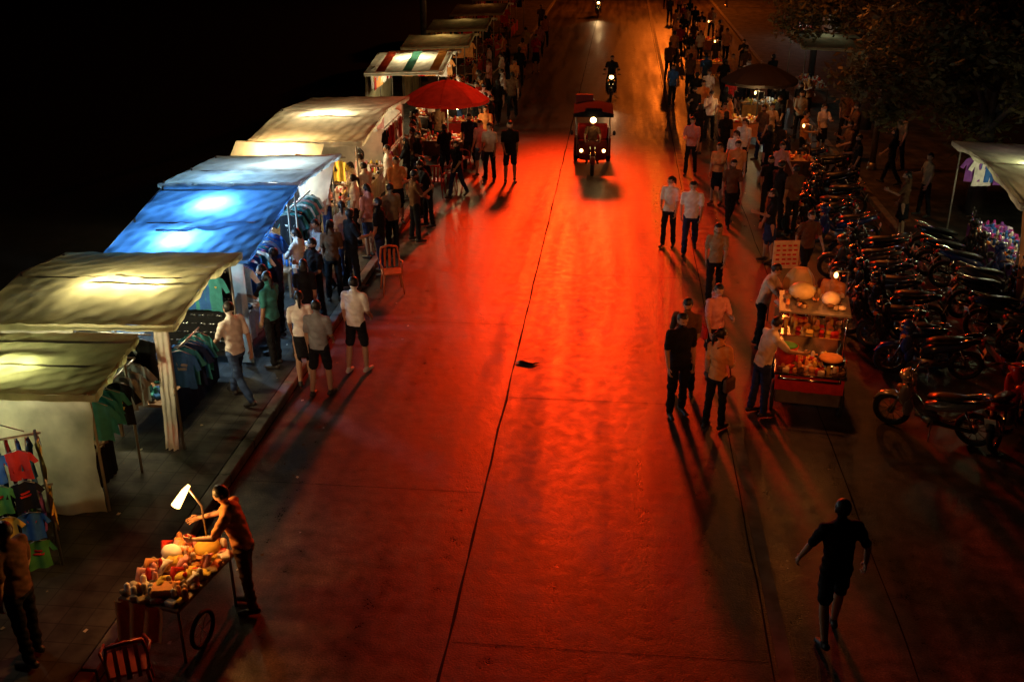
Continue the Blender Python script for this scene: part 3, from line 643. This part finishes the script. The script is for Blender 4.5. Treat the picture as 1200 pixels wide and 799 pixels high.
b.tube([(-.38,-.45,.8),(-.38,-.45,1.08),(-.38,-.45,1.12)],[.13,.17,.18],BK,16); b.tube([(-.38,-.45,1.121),(-.38,-.45,1.14)],[.17,.12],C['green'],16)
b.tube([(.3,-.5,.8),(.3,-.5,.98)],[.2,.22],CHROME,18); b.ell((.3,-.5,.99),(.19,.19,.05),C['orange'])
b.tube([(.5,.75,1.5),(.5,.75,2.0),(.3,.6,2.05)],.012,STEEL,6); b.ell((.3,.6,1.98),(.035,.035,.05),BULBW)
b.tube([(-.45,-.9,.75),(.45,-.9,.75)],.016,CHROME,6)
for sx in(-1,1): b.tube([(sx*.45,-.9,.75),(sx*.45,-.7,.75)],.016,CHROME,6)
o=b.build('food_cart',(3.25,15.55,0),R(-8)); light('cart_lamp','POINT',(3.3,15.1,2.05),34,(1,.27,.045),.06,o)
b=MB()
b.box((0,0,.3),(.7,.5,.55),mat('cooler_orange',(.55,.16,.05),.4),bev=.04); b.box((0,0,.61),(.74,.54,.08),C['cream'],bev=.03)
b.box((0.05,0,.82),(.55,.4,.34),C['yellow'],bev=.05); b.build('cooler_box',(3.5,18.3,0),.3)
b=MB(); 
b.grid(lambda u,v:(.26*math.sin(math.pi*(.15+.7*v))*math.cos(6.283*u)*(1+.12*math.sin(u*31)),.2*math.sin(math.pi*(.15+.7*v))*math.sin(6.283*u)*(1+.1*math.sin(u*23)),.95+.62*v+.0),24,12,MATS['plastic_bag'])
b.box((0,0,.93),(.5,.4,.05),WOOD)
for sx in(-1,1):
    for sy in(-1,1): b.tube([(sx*.22,sy*.17,0),(sx*.22,sy*.17,.92)],.015,STEEL,6)
b.build('plastic_bag_stand',(3.35,17.6,0))
b=MB(); b.box((0,0,1.35),(.5,.03,.55),C['cream']); 
for k in range(5):
    for j in range(4): b.box((-.16+.11*j+random.uniform(-.01,.01),-.018,1.53-.09*k),(.07,.008,.035),C['red'])
for sx in(-1,1): b.tube([(sx*.22,.02,0),(sx*.22,.02,1.1)],.015,STEEL,6)
b.build('price_sign',(3.3,19.0,0),R(10))

# ---------------------------------------------------------------- scooters
ORL=mat('indicator',(.6,.2,.03),.3); TAIL=mat('tail_lamp',(.4,.01,.01),.2)
def scooter_mesh():
    b=MB(); P=mat('scooter_paint',(.5,.02,.015),.25,coat=.6,var=.05)
    for y in (.62,-.6):
        b.torus((0,y,.29),.245,.045,RUB,n=28); b.torus((0,y,.29),.2,.012,CHROME)
        for k in range(10): b.tube([(0,y,.29),(0,y+.2*math.cos(k*.628),.29+.2*math.sin(k*.628))],.006,CHROME,4)
        b.tube([(-.06,y,.29),(.06,y,.29)],.05,STEEL,10)
    for sx in(-1,1): b.tube([(sx*.07,.62,.29),(sx*.07,.44,.8)],.022,CHROME,8)
    b.tube([(0,.9,.42),(0,.8,.55),(0,.62,.6),(0,.46,.52)],[.05,.075,.08,.05],P,8,flat=.4)
    b.tube([(0,.46,.72),(0,.40,.92),(0,.36,1.02)],[.07,.1,.06],P,10)
    b.ell((0,.44,.97),(.16,.11,.09),P); b.ell((0,.52,.97),(.085,.05,.06),CHROME)
    for sx in(-1,1):
        b.ell((sx*.13,.42,.68),(.06,.1,.2),P); b.ell((sx*.14,.36,.5),(.05,.08,.18),P)
        b.tube([(0,.36,1.03),(sx*.18,.34,1.06),(sx*.34,.27,1.04)],.014,CHROME,6); b.tube([(sx*.24,.31,1.055),(sx*.36,.26,1.035)],.02,RUB,8)
        b.tube([(sx*.2,.33,1.06),(sx*.26,.36,1.2)],.006,CHROME,5); b.ell((sx*.28,.36,1.24),(.06,.015,.04),PLAST)
        b.tube([(sx*.1,-.6,.29),(sx*.1,-.45,.62)],.022,CHROME,8)
        b.tube([(sx*.08,.02,.28),(sx*.22,.02,.28)],.015,RUB,6)
        b.ell((sx*.13,.5,.82),(.035,.05,.04),ORL)
    b.tube([(0,.36,.62),(0,.18,.42),(0,-.05,.4)],[.08,.075,.09],P,10)
    b.ell((0,.02,.3),(.12,.17,.11),STEEL); b.tube([(0,.1,.32),(0,.26,.34)],[.07,.06],STEEL,10)
    b.tube([(0,.1,.68),(0,-.05,.72),(0,-.3,.75),(0,-.62,.80)],[.08,.12,.125,.07],PLAST,12,flat=.42)
    b.tube([(0,.12,.5),(0,-.1,.58),(0,-.4,.66),(0,-.75,.78)],[.09,.13,.13,.05],P,12,flat=.75)
    b.ell((0,-.78,.76),(.07,.03,.035),TAIL); b.box((0,-.84,.55),(.16,.01,.14),C['white'],rx=.3)
    b.tube([(0,-.7,.68),(0,-.86,.5),(0,-.9,.42)],[.05,.06,.04],PLAST,8,flat=.3)
    for sx in(-1,1): b.tube([(sx*.1,-.4,.78),(sx*.11,-.7,.88),(0,-.8,.9)],.012,CHROME,6)
    b.tube([(.08,.12,.25),(.12,.0,.18),(.14,-.3,.24),(.15,-.75,.38)],[.018,.02,.045,.045],CHROME,10)
    b.box((-.1,-.3,.3),(.03,.55,.07),PLAST,bev=.01); b.tube([(-.08,0,.22),(-.26,-.02,.02)],.012,STEEL,6)
    return b
SM=scooter_mesh().mesh('scooter'); SP=SM.materials[:].index(MATS['scooter_paint'])
paints=[mat('paint_red',(.4,.015,.01),.25,coat=.6,var=.05),mat('paint_black',(.01,.01,.011),.2,coat=.6,var=.05),mat('paint_blue',(.015,.03,.12),.25,coat=.6,var=.05),
 mat('paint_grey',(.08,.08,.08),.3,.5,coat=.4,var=.05),mat('paint_silver',(.3,.27,.26),.25,.5,coat=.5,var=.05)]
def scooter(x,y,rz,p,z=0):
    o=put(SM,'motor_scooter',(x,y,z),R(rz),0,R(-8)); o.material_slots[SP].link='OBJECT'; o.material_slots[SP].material=paints[p]; return o
scooter(5.0,14.5,62,4); scooter(6.15,14.55,-35,0)
for i,(x,y) in enumerate([(5.3,16.6),(5.45,17.4),(5.2,18.2),(5.5,19.0),(5.3,19.8),(5.5,20.6),(5.3,21.5),(5.5,22.4),(5.2,23.9),(5.0,24.8),(5.3,25.7),(5.5,26.7),(5.6,28),(5.8,30),(5.6,31)]):
    scooter(x+random.uniform(-.25,.25),y+random.uniform(-.1,.1),random.uniform(48,98),random.choice((1,1,2,3,1,1,1)))
for i in range(10): scooter(7.5+random.uniform(-.25,.25),14.8+i*.85+random.uniform(-.2,.2),random.uniform(-115,-65),random.choice((1,1,2,3)),.144)

# ---------------------------------------------------------------- tuk-tuk heading to camera
b=MB(); TP=mat('tuktuk_red',(.1,.008,.006),.6,spec=.2); TB=mat('tuktuk_dark',(.008,.008,.01),1.0,spec=.03)
def wheel(b,x,y,r,w):
    b.tube([(x-w/2,y,r),(x-w*.35,y,r),(x+w*.35,y,r),(x+w/2,y,r)],[r*.85,r,r,r*.85],RUB,20); b.tube([(x-w/2-.01,y,r),(x+w/2+.01,y,r)],r*.5,STEEL,14)
wheel(b,0,-1.15,.25,.12); wheel(b,.55,.9,.25,.14); wheel(b,-.55,.9,.25,.14)
b.box((0,.45,.42),(1.2,1.7,.12),TB,bev=.03)
b.box((0,1.2,.75),(1.2,.1,.6),TP,bev=.04); 
for sx in(-1,1):
    b.box((sx*.58,.75,.68),(.06,.95,.42),TP,bev=.03); b.tube([(sx*.5,-.55,.5),(sx*.52,-.5,1.2),(sx*.55,-.25,1.78)],.02,STEEL,8)
    b.tube([(sx*.57,1.2,.9),(sx*.57,1.15,1.78)],.02,STEEL,8); b.tube([(sx*.57,.35,.85),(sx*.57,.35,1.78)],.018,STEEL,8)
    b.ell((sx*.36,-.83,.72),(.05,.04,.05),HEADL); b.tube([(sx*.36,-.7,.72),(sx*.36,-.84,.72)],[.05,.08],CHROME,12,caps=False)
    b.tube([(sx*.06,-1.15,.25),(sx*.08,-.85,.85)],.02,CHROME,6); b.tube([(sx*.06,-.7,.98),(sx*.3,-.55,1.02)],.015,CHROME,6)
    b.tube([(sx*.45,-.62,1.1),(sx*.66,-.68,1.2)],.008,CHROME,5); b.ell((sx*.68,-.68,1.25),(.05,.015,.08),PLAST)
b.loft([(Vector((0,-.72,.42)),Vector((1,0,0)),Vector((0,1,0)),.42,.12),(Vector((0,-.75,.7)),Vector((1,0,0)),Vector((0,1,0)),.46,.13),(Vector((0,-.62,.98)),Vector((1,0,0)),Vector((0,1,0)),.46,.08)],TP,20)
b.tube([(0,-1.45,.42),(0,-1.3,.55),(0,-1.05,.56),(0,-.9,.45)],[.06,.09,.09,.06],TP,8,flat=.4)
b.grid(lambda u,v:(-.64+1.28*u,-.5+1.85*v,1.8+.1*math.sin(math.pi*u)+.04*math.sin(math.pi*v)),10,10,TB)
b.grid(lambda u,v:(-.65+1.3*u,-.51,1.8-.1*v+.1*math.sin(math.pi*u)*(1-v)),10,2,TB)
b.box((0,-.45,1.9),(.55,.1,.14),TB,bev=.03); b.ell((0,-.56,1.62),(.1,.05,.09),HEADL)
b.box((0,.9,.62),(1.0,.45,.12),C['red'],bev=.04); b.box((0,1.1,.95),(1.0,.1,.5),C['red'],bev=.04); b.box((0,-.05,.62),(.5,.4,.12),PLAST,bev=.03)
b.box((-.3,1.3,1.75),(.6,.08,.7),TP,bev=.02)
tk=b.build('tuk_tuk',(-.72,31.0,0),R(2)); tk.scale=(.92,.92,.95)
for sx in (-.36,.36): light('headlight','SPOT',(-.72+sx,30.1,.72),1.5,(1,.6,.25),.05,tk,rot=(R(86),0,R(180)),ang=R(50),blend=.6)
person('tuk_tuk_driver','m_drive',-.72,30.85,182,'brown','black',.9,z=.27)
def rider(x,y,hl=60,c=(1,.7,.35)):
    o=put(SM,'motor_scooter',(x,y,0),R(180)); o.material_slots[SP].link='OBJECT'; o.material_slots[SP].material=paints[1]
    q=MB(); q.ell((0,.57,.97),(.09,.03,.07),HEADL); q.build('headlamp',parent=o)
    light('headlight','SPOT',(x,y-.7,.98),hl,c,.05,o,rot=(R(84),0,R(180)),ang=R(50),blend=.6)
    person('scooter_rider','m_drive',x,y+.15,180,'black','black',.98,z=.37)
rider(-.3,42.6,35,(1,.5,.2)); rider(-1.6,74,60,(1,.6,.25))

# ---------------------------------------------------------------- right stalls
b=stall('s',7.75,10.7,19.6,24.0,[(0,2.3),(.5,2.6),(1,2.5)],T_WHITE,T_BEIGE,near=False,cols=('purple','magenta','white','blue'),rackkind='shirt')
b.grid(*sheet(lambda u,v:(7.65+3.1*u,19.5-.5*v*(1-u),.5+1.75*(1-v)),tarp('orange',(.6,.32,.16)),24,16,.06))
tube_light(b,(9.0,21.9,2.42),1.1,'x'); o=b.build('market_stall'); tlamp((8.9,22.0,2.32),48,GRN,o); light('stall_lamp','POINT',(8.8,22.6,1.5),3,(.6,.25,1),.05,o); light('stall_lamp','POINT',(8.5,20.3,1.5),16,AMB,.05,o)
b=stall('s',7.0,9.5,41,45,[(0,2.4),(.5,2.7),(1,2.5)],T_BEIGE,T_BEIGE,near=False,cols=('white','red','orange'))
o=b.build('market_stall'); light('stall_lamp','POINT',(8,43,2.1),6,(.9,1,.8),.06,o)
b=stall('s',9.6,11.9,60,65,[(0,2.5),(.5,2.9),(1,2.5)],T_WHITE,T_WHITE,near=False,cols=('white','red'))
o=b.build('market_stall'); light('stall_lamp','POINT',(10.5,62,2.3),50,(.9,1,.9),.06,o)
table(4.2,34.9,1.5,.9,('orange','yellow','red','white'),50,lamp=AMB,e=28); table(5.0,29.6,1.2,.8,('brown','red','orange'),40,lamp=(1,.3,.06),e=14)
table(5.2,38.2,1.5,.9,('orange','yellow','white'),50,lamp=(.9,1,.8),e=18); table(3.9,48,1.5,.9,('orange','yellow','red'),40,lamp=(1,.3,.06),e=25); table(4.2,56,1.5,.9,('orange','yellow','red'),40,lamp=(1,.3,.06),e=25)

# ---------------------------------------------------------------- trees
LEAF=mat('leaf',(.11,.095,.03),.6,var=.5,scale=3,transl=.3); BARK=mat('bark',(.05,.035,.025),.9,scale=14,bump=.8)
def tree(x,y,h,cr,cz,n,lm=LEAF,name='street_tree',seed=1,ls=.11,z0=.14):
    rd=random.Random(seed); b=MB()
    b.tube([(0,0,0),(.05,.02,h*.2),(-.04,.05,h*.42),(.05,0,h*.6)],[.26,.19,.16,.1],BARK,12); cl=[]
    for i in range(14):
        a=rd.random()*6.28; r=cr*rd.uniform(.4,.98); s0=h*rd.uniform(.3,.58); zt=cz+rd.uniform(-.6,.6)*cr*.75
        p0=Vector((0,0,s0));p2=Vector((r*math.cos(a),r*math.sin(a),zt)); p1=p0.lerp(p2,.5)+Vector((0,0,rd.uniform(0,.5)))
        b.tube([p0,p1,p2],[.085,.05,.018],BARK,7); cl+= [p2,p1.lerp(p2,.5)]
        for k in range(4):
            q=p1.lerp(p2,rd.uniform(.2,1)); e=q+Vector((rd.uniform(-1,1),rd.uniform(-1,1),rd.uniform(-.5,.7)))*cr*.35; b.tube([q,q.lerp(e,.5)+Vector((0,0,.08)),e],[.03,.02,.008],BARK,5); cl.append(e)
    cl=[(c,rd.uniform(.35,.8)*cr*.34) for c in cl]; vs=[];fs=[]
    for i in range(n):
        c,r=rd.choice(cl); d=Vector((rd.gauss(0,1),rd.gauss(0,1),rd.gauss(0,.7))); d=d.normalized()*r*rd.random()**.5; p=c+d
        u=Vector((rd.gauss(0,1),rd.gauss(0,1),rd.gauss(0,.6))).normalized(); w=u.orthogonal().normalized(); w=(w*math.cos(i)+u.cross(w)*math.sin(i)); s=ls*rd.uniform(.6,1.3)
        k=len(vs); vs+=[p-u*s,p+w*s*.42,p+u*s,p-w*s*.42]; fs.append((k,k+1,k+2,k+3))
    b.add(vs,fs,lm); return b.build(name,(x,y,z0))
tree(9.2,26.6,7.0,3.9,4.1,28000,seed=3); tree(12.0,25.0,7.5,3.6,4.4,16000,seed=5); tree(8.6,37,8,3.6,4.9,9000,seed=8)

# ---------------------------------------------------------------- street lamps
def lamp(x,y,h,arm,mlens,name='street_lamp'):
    b=MB(); b.tube([(0,0,0),(0,0,h*.5),(0,0,h*.94),(arm*.15,0,h*.99),(arm,0,h+.12)],[.1,.08,.06,.05,.035],STEEL,10)
    b.tube([(0,0,0),(0,0,.35)],[.16,.13],STEEL,12); s=1 if arm>0 else -1
    b.box((arm+s*.3,0,h+.12),(.75,.28,.14),STEEL,bev=.04); b.ell((arm+s*.32,0,h+.04),(.28,.11,.07),mlens)
    return b.build(name,(x,y,0))
RED=(1,.034,.003)
b=MB()  # made-up gantry and glowing sign, carrying the unseen red light source
for sx in (-8.6,8.2): b.tube([(sx,46,0),(sx,46,11.4)],.14,STEEL,12)
for z in (9.0,11.2): b.tube([(-8.6,46,z),(8.2,46,z)],.07,STEEL,8)
b.box((-2.3,46,10.1),(4.4,.3,2.0),PLAST,bev=.05)
for k in range(6): b.tube([(-4.2,45.8,9.35+.3*k),(-.4,45.8,9.35+.3*k)],.04,REDB,8)
o=b.build('added_red_light_gantry'); light('unseen_red_light','SPOT',(-2.3,45.0,9.4),33000,RED,1.3,o,aim=(-.7,23.5,0),ang=R(39),blend=1)
o=lamp(7.6,31,7.5,-2.2,ORB); light('added_bridge_fill','POINT',(5.1,31,7.35),480,(1,.22,.03),.3,o)
o=lamp(7.6,80,8,-3,ORB); light('added_bridge_fill','POINT',(3.5,80,7.9),4200,(1,.16,.01),.3,o)
b=MB(); b.box((1,-2.2,6.0),(30,2.2,.3),gut); b.tube([(-14,-1.2,7.0),(16,-1.2,7.0)],.03,STEEL,8)
for i in range(31): b.tube([(-14+i,-1.2,6.15),(-14+i,-1.2,7.0)],.015,STEEL,6)
for sx in(-1,1): 
    b.tube([(4*sx,-1.2,6.1),(4*sx,-1.2,9),(4*sx,-.7,9.2)],.04,STEEL,8); b.ell((4*sx,-.6,9.15),(.12,.2,.08),ORB)  # bridge lamps added out of view to carry the fill lights
o=b.build('footbridge'); light('added_bridge_fill','SPOT',(4,-.6,9.0),4400,(1,.24,.05),.2,o,aim=(1.6,22,.6),ang=R(25),blend=1)  # added orange fill on the right-hand crowd from the camera side
light('added_bridge_fill','SPOT',(-4,-.6,9.0),3400,(1,.5,.26),.2,o,aim=(-5.3,18,.8),ang=R(19),blend=1)  # added narrow warm fill on the people by the left stalls

# ---------------------------------------------------------------- sky / moon
w=bpy.data.worlds.new('World'); scene.world=w; w.use_nodes=True; nt=w.node_tree
sk=nt.nodes.new('ShaderNodeTexSky'); sk.sky_type='NISHITA'; sk.sun_disc=False; sk.sun_elevation=R(1); sk.sun_rotation=R(200)
nt.links.new(sk.outputs[0],nt.nodes['Background'].inputs[0]); nt.nodes['Background'].inputs[1].default_value=.00002
s=bpy.data.lights.new('moon','SUN'); s.energy=.0002; s.angle=R(.5); s.color=(.8,.85,1); so=bpy.data.objects.new('moon',s); col.objects.link(so); so.rotation_euler=(R(40),0,R(20))

cam=bpy.data.cameras.new('camera'); cam.lens=36; cam.sensor_width=36; cam.clip_end=2000
co=bpy.data.objects.new('camera',cam); col.objects.link(co); co.location=(0,0,7.6); co.rotation_euler=(R(90-23.43),0,R(5.85)); scene.camera=co
scene.view_settings.view_transform='Standard'; scene.view_settings.look='None'; scene.view_settings.exposure=0
